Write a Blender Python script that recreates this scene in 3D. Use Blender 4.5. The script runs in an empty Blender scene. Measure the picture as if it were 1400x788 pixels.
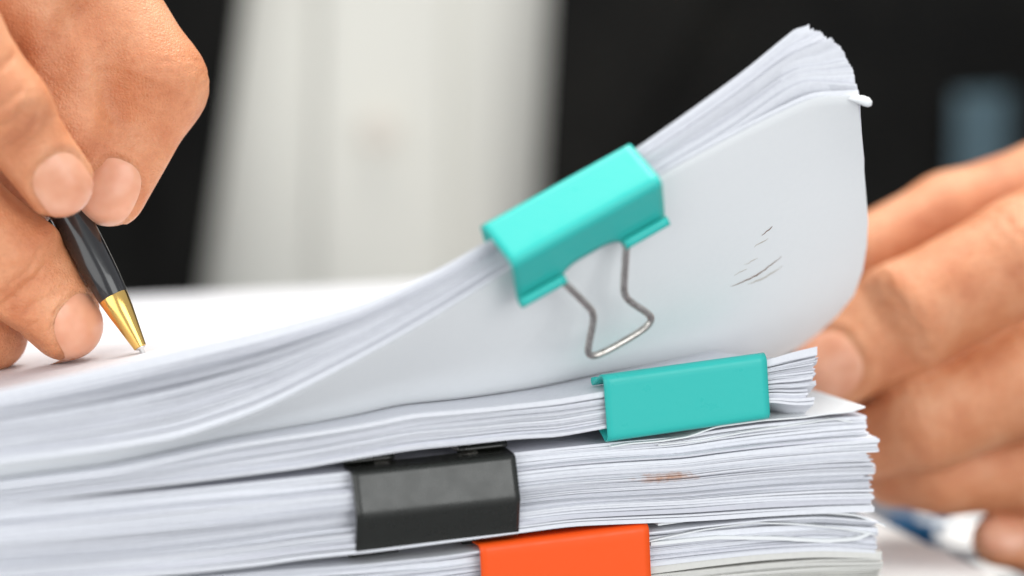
import bpy, math, random
import numpy as np
from mathutils import Vector, Matrix

random.seed(7); rng = np.random.default_rng(7)
SC = bpy.context.scene
COL = SC.collection
MM = 0.001

# ------------------------------------------------------------------ camera
PITCH = math.radians(8.0); DIST = 555.0; FPX = 1400 * 100 / 36.0
FWD = np.array([0, math.cos(PITCH), -math.sin(PITCH)])
UPV = np.array([0, math.sin(PITCH), math.cos(PITCH)])
CAM = -DIST * FWD
cam_data = bpy.data.cameras.new('camera'); cam = bpy.data.objects.new('camera', cam_data); COL.objects.link(cam)
cam.location = CAM * MM; cam.rotation_euler = (math.pi / 2 - PITCH, 0, 0)
cam_data.lens = 100; cam_data.sensor_width = 36; cam_data.clip_start = 0.02; cam_data.clip_end = 20
cam_data.dof.use_dof = True; cam_data.dof.focus_distance = 0.570; cam_data.dof.aperture_fstop = 4.4
SC.camera = cam
# ------------------------------------------------------------------ light
w = bpy.data.worlds.new('World'); SC.world = w; w.use_nodes = True
bg = w.node_tree.nodes['Background']; bg.inputs[0].default_value = (0.90, 0.94, 1.0, 1); bg.inputs[1].default_value = 0.48
def area(name, loc, target, size, power, col, sy=None):
    d = bpy.data.lights.new(name, 'AREA'); d.size = size; d.energy = power; d.color = col
    if sy: d.shape = 'RECTANGLE'; d.size_y = sy
    o = bpy.data.objects.new(name, d); COL.objects.link(o); o.location = loc
    o.rotation_euler = (Vector(target) - Vector(loc)).to_track_quat('-Z', 'Y').to_euler()
    return o
area('ceiling_light', (0.15, 0.35, 1.5), (0, 0.05, 0), 1.1, 28, (1.0, 0.96, 0.90))
area('front_light', (0.95, -1.2, 0.42), (0, 0, 0), 1.1, 10.5, (0.98, 1.0, 0.985))  # window at the front right
area('front_light', (-0.85, -1.25, 0.30), (0, 0, 0), 1.4, 9.5, (0.99, 1.0, 0.985))  # added fill lamp, front left: lights the lifted underside, stack shades the rear hand
SC.view_settings.view_transform = 'Standard'; SC.view_settings.look = 'None'
SC.view_settings.exposure = 0.36; SC.view_settings.gamma = 1.0
SC.render.engine = 'CYCLES'; SC.cycles.use_denoising = True; SC.cycles.max_bounces = 10

# ------------------------------------------------------------------ frames and helpers (millimetres)
YAW = math.radians(18.0)
U = np.array([math.cos(YAW), math.sin(YAW), 0]); V = np.array([-math.sin(YAW), math.cos(YAW), 0]); Z = np.array([0, 0, 1.0])
X = np.array([1.0, 0, 0])
def ray(px, py): return FWD + X * (px - 700) / FPX + UPV * (394 - py) / FPX
def face(px, py, v=0.0):                     # -> (u, z) on the vertical plane v behind the stack's front
    d = ray(px, py); t = (v - CAM @ V) / (d @ V); p = CAM + d * t
    return p @ U, p[2]
def at(px, py, y):                            # -> world point at depth y
    d = ray(px, py); return CAM + d * ((y - CAM[1]) / d[1])
def at_z(px, py, z):
    d = ray(px, py); return CAM + d * ((z - CAM[2]) / d[2])
def uvz(u, v, z): return np.multiply.outer(u, U) + np.multiply.outer(v, V) + np.multiply.outer(z, Z)
def nrm(a): a = np.asarray(a, float); return a / np.linalg.norm(a)
def smooth_interp(x, xp, fp, sig=0.02):
    xp = np.asarray(xp, float); fp = np.asarray(fp, float)
    lo, hi = xp[0], xp[-1]; n = 800; g = np.linspace(lo, hi, n); f = np.interp(g, xp, fp)
    k = max(1, int(sig * n)); ker = np.exp(-0.5 * (np.arange(-3 * k, 3 * k + 1) / k) ** 2); ker /= ker.sum()
    pad = 3 * k
    fe = np.concatenate([2 * f[0] - f[pad:0:-1], f, 2 * f[-1] - f[-2:-pad - 2:-1]])
    return np.interp(x, g, np.convolve(fe, ker, 'valid'))
def sstep(a, b, x): t = np.clip((np.asarray(x, float) - a) / (b - a), 0, 1); return t * t * (3 - 2 * t)

def mesh_obj(name, verts, faces, mat, parent=None, smooth=True):
    me = bpy.data.meshes.new(name)
    verts = np.asarray(verts, float) * MM
    if isinstance(faces, np.ndarray):
        n, c = faces.shape
        me.vertices.add(len(verts)); me.vertices.foreach_set('co', verts.astype(np.float32).ravel())
        me.loops.add(n * c); me.loops.foreach_set('vertex_index', faces.astype(np.int32).ravel())
        me.polygons.add(n); me.polygons.foreach_set('loop_start', np.arange(0, n * c, c, dtype=np.int32))
        me.polygons.foreach_set('loop_total', np.full(n, c, np.int32))
        me.update(calc_edges=True); me.validate()
    else:
        me.from_pydata(verts.tolist(), [], faces); me.update()
    me.polygons.foreach_set('use_smooth', [smooth] * len(me.polygons))
    for m in (mat if isinstance(mat, (list, tuple)) else [mat]): me.materials.append(m)
    o = bpy.data.objects.new(name, me); COL.objects.link(o)
    if parent is not None:
        o.parent = parent
        o.matrix_parent_inverse = parent.matrix_basis.inverted()
    return o
def thing(name, label, cat, loc=(0, 0, 0), group=None):
    o = bpy.data.objects.new(name, None); COL.objects.link(o); o.empty_display_size = 0.01
    o.location = Vector(loc) * MM
    o['label'] = label; o['category'] = cat
    if group: o['group'] = group
    return o
def grid_faces(R, C, off=0):
    a = (np.arange(R - 1)[:, None] * C + np.arange(C - 1)[None]).ravel() + off
    return np.stack([a, a + 1, a + C + 1, a + C], 1)
def tube(pts, r, seg=10, closed=False):
    pts = np.asarray(pts, float); n = len(pts)
    r = np.full(n, r) if np.isscalar(r) else np.asarray(r)
    T = np.gradient(pts, axis=0); T /= np.linalg.norm(T, axis=1)[:, None]
    a = np.cross(T[0], [0.3, 0.5, 0.8]); a /= np.linalg.norm(a); ring = []
    for i in range(n):
        a = a - T[i] * (a @ T[i]); a /= np.linalg.norm(a); b = np.cross(T[i], a)
        th = np.linspace(0, 2 * math.pi, seg, endpoint=False)
        ring.append(pts[i] + r[i] * (np.outer(np.cos(th), a) + np.outer(np.sin(th), b)))
    v = np.concatenate(ring); f = []
    for i in range(n - 1):
        for j in range(seg):
            f.append([i * seg + j, i * seg + (j + 1) % seg, (i + 1) * seg + (j + 1) % seg, (i + 1) * seg + j])
    f.append(list(range(seg))[::-1]); f.append(list(range((n - 1) * seg, n * seg)))
    return v, f
def smooth_path(pts, n=60, it=2):
    pts = np.asarray(pts, float)
    for _ in range(it):
        q = [pts[0]]
        for a, b in zip(pts[:-1], pts[1:]): q += [a * .75 + b * .25, a * .25 + b * .75]
        q.append(pts[-1]); pts = np.array(q)
    return pts
def lathe(axis0, axis1, prof, seg=40):        # prof: (distance along axis mm, radius)
    a = nrm(np.asarray(axis1) - axis0); b = nrm(np.cross(a, [0.2, 1, 0.1])); c = np.cross(a, b)
    th = np.linspace(0, 2 * math.pi, seg, endpoint=False)
    v = np.concatenate([axis0 + a * d + r * (np.outer(np.cos(th), b) + np.outer(np.sin(th), c)) for d, r in prof])
    f = []
    for i in range(len(prof) - 1):
        for j in range(seg):
            f.append([i * seg + j, (i + 1) * seg + j, (i + 1) * seg + (j + 1) % seg, i * seg + (j + 1) % seg])
    f.append(list(range(seg))); f.append(list(range((len(prof) - 1) * seg, len(prof) * seg))[::-1])
    return v, f

# ------------------------------------------------------------------ materials
def mat(name, col, rough=0.5, metal=0.0, **kw):
    m = bpy.data.materials.new(name); m.use_nodes = True; nt = m.node_tree
    p = nt.nodes['Principled BSDF']; p.inputs['Base Color'].default_value = (*col, 1)
    p.inputs['Roughness'].default_value = rough; p.inputs['Metallic'].default_value = metal
    for k, v in kw.items():
        p.inputs[k.replace('_', ' ')].default_value = v
    return m, nt, p
def node(nt, t, **kw):
    n = nt.nodes.new(t)
    for k, v in kw.items(): setattr(n, k, v)
    return n
def ramp(nt, fac, stops):
    r = node(nt, 'ShaderNodeValToRGB'); e = r.color_ramp.elements
    while len(e) < len(stops): e.new(0.5)
    for q, (pos, c) in zip(e, stops): q.position = pos; q.color = (*c, 1)
    nt.links.new(fac, r.inputs[0]); return r.outputs[0]
def noise(nt, scale, detail=3, rough=0.5, vec=None):
    n = node(nt, 'ShaderNodeTexNoise'); n.inputs['Scale'].default_value = scale
    n.inputs['Detail'].default_value = detail; n.inputs['Roughness'].default_value = rough
    if vec is not None: nt.links.new(vec, n.inputs['Vector'])
    return n.outputs['Fac']
def bump(nt, p, h, strength, dist):
    b = node(nt, 'ShaderNodeBump'); b.inputs['Strength'].default_value = strength; b.inputs['Distance'].default_value = dist
    nt.links.new(h, b.inputs['Height']); nt.links.new(b.outputs[0], p.inputs['Normal']); return b
def objco(nt): return node(nt, 'ShaderNodeTexCoord').outputs['Object']

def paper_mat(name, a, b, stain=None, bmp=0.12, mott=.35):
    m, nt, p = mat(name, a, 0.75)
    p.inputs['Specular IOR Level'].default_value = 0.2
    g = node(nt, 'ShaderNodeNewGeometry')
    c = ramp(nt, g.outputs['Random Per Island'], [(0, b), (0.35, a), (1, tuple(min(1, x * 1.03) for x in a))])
    co = objco(nt)
    f = noise(nt, 900, 3, 0.6, co)
    mx = node(nt, 'ShaderNodeMix', data_type='RGBA', blend_type='MULTIPLY'); mx.inputs['Factor'].default_value = mott
    nt.links.new(c, mx.inputs['A']); nt.links.new(ramp(nt, f, [(0.3, (0.86, 0.86, 0.87)), (0.6, (1, 1, 1))]), mx.inputs['B'])
    out = mx.outputs['Result']
    if stain is not None:                     # rust rubbed into the page edges, a soft-edged blotch with its own shape
        cpos, ax, la, lz, colr = stain
        vm = node(nt, 'ShaderNodeVectorMath', operation='SUBTRACT'); nt.links.new(co, vm.inputs[0]); vm.inputs[1].default_value = cpos
        du = node(nt, 'ShaderNodeVectorMath', operation='DOT_PRODUCT'); nt.links.new(vm.outputs[0], du.inputs[0]); du.inputs[1].default_value = tuple(x / la for x in ax)
        dz = node(nt, 'ShaderNodeVectorMath', operation='DOT_PRODUCT'); nt.links.new(vm.outputs[0], dz.inputs[0]); dz.inputs[1].default_value = (0, 0, 1 / lz)
        dv = node(nt, 'ShaderNodeVectorMath', operation='DOT_PRODUCT'); nt.links.new(vm.outputs[0], dv.inputs[0]); dv.inputs[1].default_value = (V[0] / .009, V[1] / .009, 0)
        cb = node(nt, 'ShaderNodeCombineXYZ')
        for i, q in enumerate((du, dz, dv)): nt.links.new(q.outputs['Value'], cb.inputs[i])
        ln = node(nt, 'ShaderNodeVectorMath', operation='LENGTH'); nt.links.new(cb.outputs[0], ln.inputs[0])
        n2 = noise(nt, 420, 4, 0.65, co)
        ad = node(nt, 'ShaderNodeMath', operation='ADD'); nt.links.new(ln.outputs['Value'], ad.inputs[0]); nt.links.new(n2, ad.inputs[1])
        fac = ramp(nt, ad.outputs[0], [(0.5, (1, 1, 1)), (1.0, (0, 0, 0))])
        m2 = node(nt, 'ShaderNodeMix', data_type='RGBA'); nt.links.new(fac, m2.inputs['Factor']); nt.links.new(out, m2.inputs['A']); m2.inputs['B'].default_value = (*colr, 1)
        out = m2.outputs['Result']
    nt.links.new(out, p.inputs['Base Color'])
    bump(nt, p, noise(nt, 1500, 3, 0.6, co), bmp, 0.0003)
    return m
WHITE = (0.77, 0.78, 0.82); WHITE_D = (0.64, 0.645, 0.70)  # duller, lavender-tinted page stock: darker cut edges, and gap shade put into the colour
M_paper = paper_mat('white_paper', WHITE, WHITE_D)
M_sheet = paper_mat('white_sheet', (0.84, 0.855, 0.86), (0.84, 0.855, 0.86), bmp=.02, mott=.08)
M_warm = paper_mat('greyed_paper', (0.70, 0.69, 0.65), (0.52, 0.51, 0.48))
def paint(name, col, rough=0.32, spec=0.28, coat=0.03):
    m, nt, p = mat(name, col, rough); p.inputs['Coat Weight'].default_value = coat; p.inputs['Specular IOR Level'].default_value = spec; p.inputs['Coat Roughness'].default_value = 0.2
    co = objco(nt); bump(nt, p, noise(nt, 700, 3, 0.5, co), 0.06, 0.0004)
    r = ramp(nt, noise(nt, 260, 5, 0.6, co), [(0.3, (rough - .06,) * 3), (0.7, (rough + .1,) * 3)]); nt.links.new(r, p.inputs['Roughness'])
    return m
M_teal = paint('teal_paint', (0.036, 0.50, 0.45)); M_orange = paint('orange_paint', (0.95, 0.10, 0.010), 0.4)
M_black = paint('black_paint', (0.014, 0.015, 0.012), 0.27, .5, .15); M_blue = paint('blue_paint', (0.012, 0.11, 0.26))
M_wire, nt, p = mat('steel_wire', (0.52, 0.50, 0.47), 0.28, 1.0)
c = ramp(nt, noise(nt, 1400, 4, 0.7, objco(nt)), [(0.36, (0.36, 0.33, 0.30)), (0.56, (0.62, 0.59, 0.55))]); nt.links.new(c, p.inputs['Base Color'])
M_gold, nt, p = mat('gold_metal', (0.83, 0.53, 0.16), 0.22, 1.0)
M_barrel, nt, p = mat('black_lacquer', (0.012, 0.012, 0.013), 0.22); p.inputs['Coat Weight'].default_value = 0.4
M_steel, nt, p = mat('bright_steel', (0.75, 0.75, 0.74), 0.25, 1.0)
M_scuff, nt, p = mat('brown_scuff', (0.20, 0.095, 0.05), 0.9)
M_scuff2, nt, p = mat('pale_scuff', (0.55, 0.50, 0.44), 0.9)
M_suit, nt, p = mat('black_wool', (0.009, 0.009, 0.009), 0.9)
p.inputs['Specular IOR Level'].default_value = 0.12
c = ramp(nt, noise(nt, 22, 3, 0.6, objco(nt)), [(0.3, (0.006, 0.006, 0.006)), (0.7, (0.014, 0.0135, 0.012))]); nt.links.new(c, p.inputs['Base Color'])
M_shirt, nt, p = mat('white_cotton', (0.82, 0.81, 0.74), 0.85)
M_button, nt, p = mat('shell_button', (0.84, 0.78, 0.70), 0.3)
M_lining, nt, p = mat('blue_satin', (0.10, 0.16, 0.19), 0.35)
M_table, nt, p = mat('table_laminate', (0.16, 0.165, 0.19), 0.45)
c = ramp(nt, noise(nt, 60, 4, 0.6, objco(nt)), [(0.3, (0.13, 0.135, 0.16)), (0.7, (0.19, 0.195, 0.22))]); nt.links.new(c, p.inputs['Base Color'])

M_skin, nt, p = mat('skin', (0.55, 0.29, 0.18), 0.48)
co = objco(nt)
c1 = ramp(nt, noise(nt, 70, 4, 0.6, co), [(0.25, (0.50, 0.155, 0.060)), (0.48, (0.65, 0.265, 0.125)), (0.75, (0.76, 0.39, 0.22))])
mx = node(nt, 'ShaderNodeMix', data_type='RGBA', blend_type='MULTIPLY'); mx.inputs['Factor'].default_value = 0.5
nt.links.new(c1, mx.inputs['A']); nt.links.new(ramp(nt, noise(nt, 900, 4, 0.7, co), [(0.3, (0.78, 0.72, 0.68)), (0.65, (1, 1, 1))]), mx.inputs['B'])
nt.links.new(mx.outputs['Result'], p.inputs['Base Color'])
p.inputs['Subsurface Weight'].default_value = 0.22; p.inputs['Subsurface Radius'].default_value = (1.0, 0.35, 0.15); p.inputs['Subsurface Scale'].default_value = 0.0022
vor = node(nt, 'ShaderNodeTexVoronoi', feature='DISTANCE_TO_EDGE'); vor.inputs['Scale'].default_value = 1300; nt.links.new(co, vor.inputs['Vector'])
wv = noise(nt, 620, 5, 0.65, co)
ad = node(nt, 'ShaderNodeMath', operation='ADD'); nt.links.new(vor.outputs['Distance'], ad.inputs[0]); nt.links.new(wv, ad.inputs[1])
bump(nt, p, ad.outputs[0], 0.5, 0.0005)
M_nail, nt, p = mat('nail', (0.66, 0.37, 0.28), 0.28)
p.inputs['Subsurface Weight'].default_value = 0.2; p.inputs['Subsurface Scale'].default_value = 0.001
c = ramp(nt, noise(nt, 160, 2, 0.5, objco(nt)), [(0.3, (0.66, 0.29, 0.17)), (0.7, (0.76, 0.40, 0.265))]); nt.links.new(c, p.inputs['Base Color'])

# ------------------------------------------------------------------ setting
TABLE_Z = -88.0
def box_mesh(x0, x1, y0, y1, z0, z1):
    v = [(x, y, z) for z in (z0, z1) for y in (y0, y1) for x in (x0, x1)]
    f = [[0, 2, 3, 1], [4, 5, 7, 6], [0, 1, 5, 4], [2, 6, 7, 3], [0, 4, 6, 2], [1, 3, 7, 5]]
    return v, f
v_, f_ = box_mesh(-650, 650, -330, 300, TABLE_Z - 25, TABLE_Z)
o = mesh_obj('table_top', v_, f_, M_table, smooth=False); o['kind'] = 'structure'; o['label'] = 'dark grey table top under the papers'
bm_ = o.modifiers.new('bevel', 'BEVEL'); bm_.width = 0.003; bm_.segments = 3

# ------------------------------------------------------------------ flat piles of paper
def curve_uz(pts, v=0.0):
    q = np.array([face(x, y, v) for x, y in pts]); return q[:, 0], q[:, 1]
VROWS = np.array([0, 1.2, 5, 14, 45, 120, 205.0])
def sheet_block(top, th):
    """top: (M,R,3) grid; closes front (j=0) and both ends. returns verts, faces"""
    M, R, _ = top.shape
    nb = Z * 1.0
    th = np.asarray(th)
    bot = top - (th[..., None] if th.ndim else th) * nb
    v = np.concatenate([top.reshape(-1, 3), bot.reshape(-1, 3)])
    n = M * R
    f = [grid_faces(M, R)[:, ::-1], grid_faces(M, R, n)]
    i = np.arange(M - 1)
    f.append(np.stack([i * R, (i + 1) * R, n + (i + 1) * R, n + i * R], 1)[:, ::-1])          # front
    f.append(np.stack([i * R + R - 1, (i + 1) * R + R - 1, n + (i + 1) * R + R - 1, n + i * R + R - 1], 1))
    j = np.arange(R - 1)
    for ii, fl in ((0, 1), (M - 1, -1)):
        q = np.stack([ii * R + j, ii * R + j + 1, n + ii * R + j + 1, n + ii * R + j], 1)
        f.append(q[:, ::fl])
    return v, np.concatenate(f)
class Acc:
    def __init__(s): s.v = []; s.f = []; s.n = 0
    def add(s, v, f): s.v.append(v); s.f.append(np.asarray(f) + s.n); s.n += len(v)
    def build(s, name, m, parent, smooth=True):
        return mesh_obj(name, np.concatenate(s.v), np.concatenate(s.f), m, parent, smooth)
def auto_sharp(o, deg=40):
    o.data.set_sharp_from_angle(angle=math.radians(deg))

def flat_pile(root, top_px, bot_px, n, u_end, mat_, jit_end=1.2, flare=0.5, M=90, group=(4, 12), vamp=0.45, tip=0.0, u_left=None, name='pages', k0=0.0, k1=1.0, seed=0, far=(0, 0)):
    r = np.random.default_rng(seed)
    ut, zt = curve_uz(top_px); ub, zb = curve_uz(bot_px)
    if u_left is None: u_left = ut[0]
    acc = Acc(); g_left = 0; goff = 0; gend = 0; gfl = 0
    edges = np.sort(np.concatenate([[0, 1], r.uniform(0.0, 1, n - 1) * 0.35 + np.linspace(0, 1, n + 1)[1:-1] * 0.65]))
    edges = (edges - edges[0]) / (edges[-1] - edges[0])
    for k in range(n):
        if g_left <= 0: g_left = r.integers(*group); goff = r.normal(0, vamp); gend = r.normal(0, jit_end); gfl = r.normal(0, flare)
        g_left -= 1
        f0 = k0 + (k1 - k0) * edges[k]; f1 = k0 + (k1 - k0) * edges[k + 1]
        ue = u_end + gend + r.normal(0, jit_end * 0.22)
        s = np.linspace(0, 1, M); s = 1 - (1 - s) ** 1.5
        u = u_left + (ue - u_left) * s
        ztop = smooth_interp(u.clip(ut[0], ut[-1]), ut, zt, 0.012); zbot = smooth_interp(u.clip(ub[0], ub[-1]), ub, zb, 0.012)
        gap = (f1 - f0) * (ztop - zbot)
        fill = r.uniform(0.84, 0.99) if r.random() > 0.07 else r.uniform(0.5, 0.75)
        z = zbot + f1 * (ztop - zbot) - gap * (1 - fill) * 0.5
        ph = r.uniform(0, 6.28, 3)
        z = z + 0.18 * gap * (np.sin(u / 31 + ph[0]) + np.sin(u / 13 + ph[1]))
        end = np.exp(-(ue - u) / 5.0)
        z = z + end * (gfl * .45 + r.normal(0, flare) * .10) * np.clip(4 * f1 * (1 - f1) + .2, 0, 1)
        vj = goff + r.normal(0, 0.12) + 0.10 * np.sin(u / 23 + ph[2]) + 0.15 * np.sin(u / 60 + ph[0])
        vv = VROWS[None] + vj[:, None] * np.exp(-VROWS / 30)[None]
        kf = ((VROWS / 205.) ** 1.3)[None]; zz = z[:, None] * (1 - kf) + (far[0] + (far[1] - far[0]) * f1) * kf
        zz = zz - tip * sstep(u_end - 14, u_end, u)[:, None] * (1 - np.exp(-VROWS / 9.))[None]
        top = uvz(u[:, None] + 0 * vv, vv, zz)
        # ragged end: nibble the last column in u along v
        top[-1] += np.multiply.outer(r.normal(0, 0.18, len(VROWS)), U)
        thf = (far[1] - far[0]) * (f1 - f0) * .9
        acc.add(*sheet_block(top, (gap * fill)[:, None] * (1 - kf) + thf * kf))
    o = acc.build(name, mat_, root); auto_sharp(o); o['kind'] = 'stuff'; o.pass_index = 0
    return o
def loose_sheet(name, root, px, u_end=None, v0=0.0, th=0.25, M=70, depth=200, mat_=None, far=-41.3):
    us, zs = curve_uz(px, v0); ue = us[-1] if u_end is None else u_end
    u = np.linspace(us[0], ue, M); z = smooth_interp(u, us, zs, 0.015)
    rows = np.array([0, 1, 4, 10, 25, 60, depth * 1.0])
    kf = (rows / 205.) ** 1.3; zz = z[:, None] * (1 - kf) + far * kf
    top = uvz(u[:, None] + 0 * rows, v0 + rows[None] + 0 * u[:, None], zz)
    top[-1] += np.multiply.outer(rng.normal(0, 0.15, len(rows)), U)
    vv, ff = sheet_block(top, np.full(top.shape[:2], th))
    o = mesh_obj(name, vv, ff, mat_ or M_sheet, root); auto_sharp(o); return o

B_top = [(-160, 706), (0, 693), (120, 682), (248, 670), (380, 657), (476, 647), (600, 634), (704, 620), (761, 614), (836, 607), (934, 600), (979, 592), (1045, 583), (1133, 574), (1200, 570)]
B_bot = [(-160, 822), (0, 806), (150, 794), (259, 784), (357, 772), (393, 765), (440, 759), (487, 754), (600, 740), (715, 726), (779, 718), (940, 711), (1045, 704), (1120, 701), (1210, 700)]
A_top = [(-160, 832), (0, 812), (150, 800), (260, 790), (357, 781), (420, 777), (487, 772), (600, 760), (654, 752), (715, 741), (780, 732), (886, 727), (952, 719), (1045, 709), (1120, 705), (1210, 712)]
A_bot = [(-160, 950), (300, 905), (700, 868), (1210, 826)]
C_top = [(-160, 690), (0, 661), (155, 643), (310, 611), (440, 590), (500, 579), (565, 564), (660, 556), (761, 545), (830, 534), (940, 514), (1049, 489), (1085, 476), (1125, 466)]
C_bot = [(-160, 708), (0, 690), (181, 667), (300, 653), (414, 639), (481, 627), (560, 614), (640, 606), (704, 599), (761, 597), (829, 585), (940, 570), (1054, 549), (1085, 556), (1125, 552)]

uB = face(1192, 640)[0]; uA = face(1203, 750)[0]; uC = face(1112, 510)[0]
stA = thing('paper_stack', 'greyish stack of papers held by the orange binder clip', 'paper stack', uvz(0., 100., TABLE_Z))
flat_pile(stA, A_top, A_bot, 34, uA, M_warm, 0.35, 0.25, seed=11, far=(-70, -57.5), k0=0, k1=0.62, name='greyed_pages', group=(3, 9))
flat_pile(stA, A_top, A_bot, 24, uA - 0.4, M_paper, 0.9, 0.9, seed=12, far=(-70, -57.5), k0=0.62, k1=1.0, name='white_pages', group=(3, 7), vamp=.6)
stB = thing('paper_stack', 'thick white stack held by the black binder clip, rust stain on its page edges', 'paper stack', uvz(0., 100., face(700, 725)[1]))
sc_u, sc_z = face(915, 652)
M_stain = paper_mat('stained_paper', WHITE, WHITE_D, (tuple(uvz(sc_u, 0., sc_z) * MM), tuple(nrm(U + Z * 0.02)), 0.0165, 0.0025, (0.56, 0.27, 0.14)))
flat_pile(stB, B_top, B_bot, 96, uB, M_stain, 0.8, 0.45, far=(-57, -41.5), seed=21, group=(5, 14), vamp=.8)
stC = thing('paper_stack', 'thin white bundle in the flat-lying teal clip, on top of the rust-stained stack', 'paper stack', uvz(0., 100., face(700, 600)[1]))
flat_pile(stC, C_top, C_bot, 40, uC, M_paper, 0.7, 0.5, far=(-41, -35.5), tip=7.0, seed=31, group=(2, 6), vamp=.35)

# loose and curled sheets that can be picked out singly
loose_sheet('curled_sheet', stB, [(836, 610), (860, 606), (900, 603), (940, 597), (979, 583), (1045, 574), (1100, 570), (1133, 565), (1160, 563), (1183, 556)], th=.3)
loose_sheet('curled_sheet', stB, [(900, 608), (960, 602), (1020, 590), (1090, 580), (1140, 572), (1165, 577)], th=.25, v0=0.4)
loose_sheet('curled_sheet', stA, [(900, 716), (980, 705), (1060, 702), (1130, 700), (1170, 703), (1195, 711), (1211, 718)], th=.45, v0=-0.6, far=-57.2)
loose_sheet('curled_sheet', stA, [(890, 742), (980, 733), (1060, 734), (1130, 738), (1172, 735), (1190, 727)], th=.7, v0=-0.4, far=-58)
loose_sheet('curled_sheet', stA, [(886, 740), (960, 724), (1030, 714), (1090, 716), (1150, 722), (1196, 730)], th=.3, v0=-0.5, far=-57.6)

# bottom stack: its top sheet sticks out to the right of the others
zA = face(700, 868)[1] - 0.3
stZ = thing('paper_stack', 'lowest white stack, its top sheet sticking out past the stacks above', 'paper stack', uvz(0., 100., TABLE_Z))
q = [at_z(1303, 786, zA - .2), at_z(1207, 716, zA - .2)]
uz_ = [p @ U for p in q]; vz_ = [p @ V for p in q]; print('stZ', uz_, vz_, zA)
acc = Acc(); n = max(6, int((zA - TABLE_Z) / 0.9)); ue = max(uz_)
for k in range(n):
    z1 = TABLE_Z + (zA - TABLE_Z) * (k + 1) / n; th = (zA - TABLE_Z) / n * 0.93
    e = ue + rng.normal(0, 0.5) if k < n - 1 else ue
    u = np.linspace(-260, e, 40); rows = np.array([0, 60, 205.0])
    acc.add(*sheet_block(uvz(u[:, None] + 0 * rows, rows[None] + rng.normal(0, .4) + 0 * u[:, None], np.full((40, 3), z1)), np.full((40, 3), th)))
o = acc.build('pages', M_sheet, stZ); auto_sharp(o); o['kind'] = 'stuff'

# ------------------------------------------------------------------ the lifted pile
T_ = np.array([0, .10, .20, .29, .37, .46, .53, .58, .65, .72, .78, .85, .92, 1.0])
TOP = [(-150, 568), (0, 535), (130, 507), (250, 478), (365, 452), (500, 416), (600, 371), (665, 332), (765, 270), (872, 203), (950, 148), (1020, 97), (1072, 54), (1108, 25)]
BOT = [(-150, 652), (0, 634), (128, 619), (248, 600), (362, 560), (500, 487), (603, 428), (682, 378), (785, 314), (895, 243), (968, 203), (1045, 163), (1115, 130), (1172, 131)]
VN = [0, 0, 0, -1, -4, -8, -12, -14, -16, -16, -15, -14, -13, -12]
VB = [5, 5, 6, 7, 8, 9, 10, 11, 14, 19, 24, 31, 40, 48]
tu, tz = np.array([face(*p, v) for p, v in zip(TOP, VN)]).T; bu, bz = np.array([face(*p, v) for p, v in zip(BOT, VN)]).T; cu, cz = curve_uz(C_top)
EDGE = [(-12, 1172, 131), (0, 1180, 212), (12, 1187, 298), (20, 1184, 350), (27, 1166, 397), (34, 1132, 432), (41, 1088, 462), (48, 1030, 490)]
ev = np.array([e[0] for e in EDGE]); eu, ez = np.array([face(px, py, v) for v, px, py in EDGE]).T; es = (ev + 12) / 60.
SROWS = np.array([0, .03, .08, .15, .23, .31, .4, .48, .56, .64, .72, .8, .87, .94, 1.0, 1.15, 1.4, 2.0])
def c_rest(u): return smooth_interp(np.clip(u, cu[0], cu[-1]), cu, cz, 0.012)
def lifted(t, s, f):
    """point on sheet f (0 bottom, 1 top) of the lifted pile: t along its length, s back from the edge (1 = where it comes to rest, 2 = far edge)"""
    nbu = smooth_interp(t, T_, bu, .018); nbz = smooth_interp(t, T_, bz, .018)
    ntu = smooth_interp(t, T_, tu, .018); ntz = smooth_interp(t, T_, tz, .018)
    vn = smooth_interp(t, T_, VN, .02)[:, None]; vb = smooth_interp(t, T_, VB, .02)[:, None]
    s1 = np.clip(s, 0, 1)[None]; s2 = np.clip(s - 1, 0, 1)[None]
    vv = vn + (vb - vn) * s1 + (203 - vb) * s2
    kf = (np.clip(vv, 0, 205) / 205) ** 1.3
    rest = (c_rest(nbu)[:, None] + 0.25) * (1 - kf) - 35.2 * kf
    L = nbz[:, None] - rest[:, :1]
    G1 = (1 - s1) ** 1.25
    r1 = rest[-1:]
    rr1 = (c_rest(nbu[-1:])[0] + .25)
    ge = (np.interp(s, es, ez) - rr1) / (ez[0] - rr1); ge = np.where(s > 1, ge * np.clip(1 - (s - 1) / .15, 0, 1), ge)[None]
    wz = sstep(0.70, 1.0, t)[:, None]
    zz = rest + L * (G1 * (1 - wz) + ge * wz)
    wu = sstep(0.5, 1.0, t)[:, None]
    uu = nbu[:, None] + wu * (np.interp(s, es, eu) - eu[0])[None]
    k = np.clip((vv - vn) / 190, 0, 1)
    du = (ntu - nbu)[:, None] * (1 - k); dz = (ntz - nbz)[:, None] * (1 - k) + 7.0 * k
    return uu + f * du, vv + 0 * uu, zz + f * dz
stD = thing('paper_stack', 'fanned white pile lifted and curling up at its corner, in the tilted teal clip', 'paper stack', uvz(-60., 100., face(100, 655)[1]))
rows = SROWS
Mt = 120; tt = np.linspace(0, 1, Mt); tt = 1 - (1 - tt) ** 1.25
acc = Acc(); nD = 72; r = np.random.default_rng(5); goff = 0; left = 0; gend = 0
edges = np.sort(np.concatenate([[0, 1], r.uniform(0, 1, nD - 1) * .4 + np.linspace(0, 1, nD + 1)[1:-1] * .6])); edges = (edges - edges[0]) / np.ptp(edges)
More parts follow.
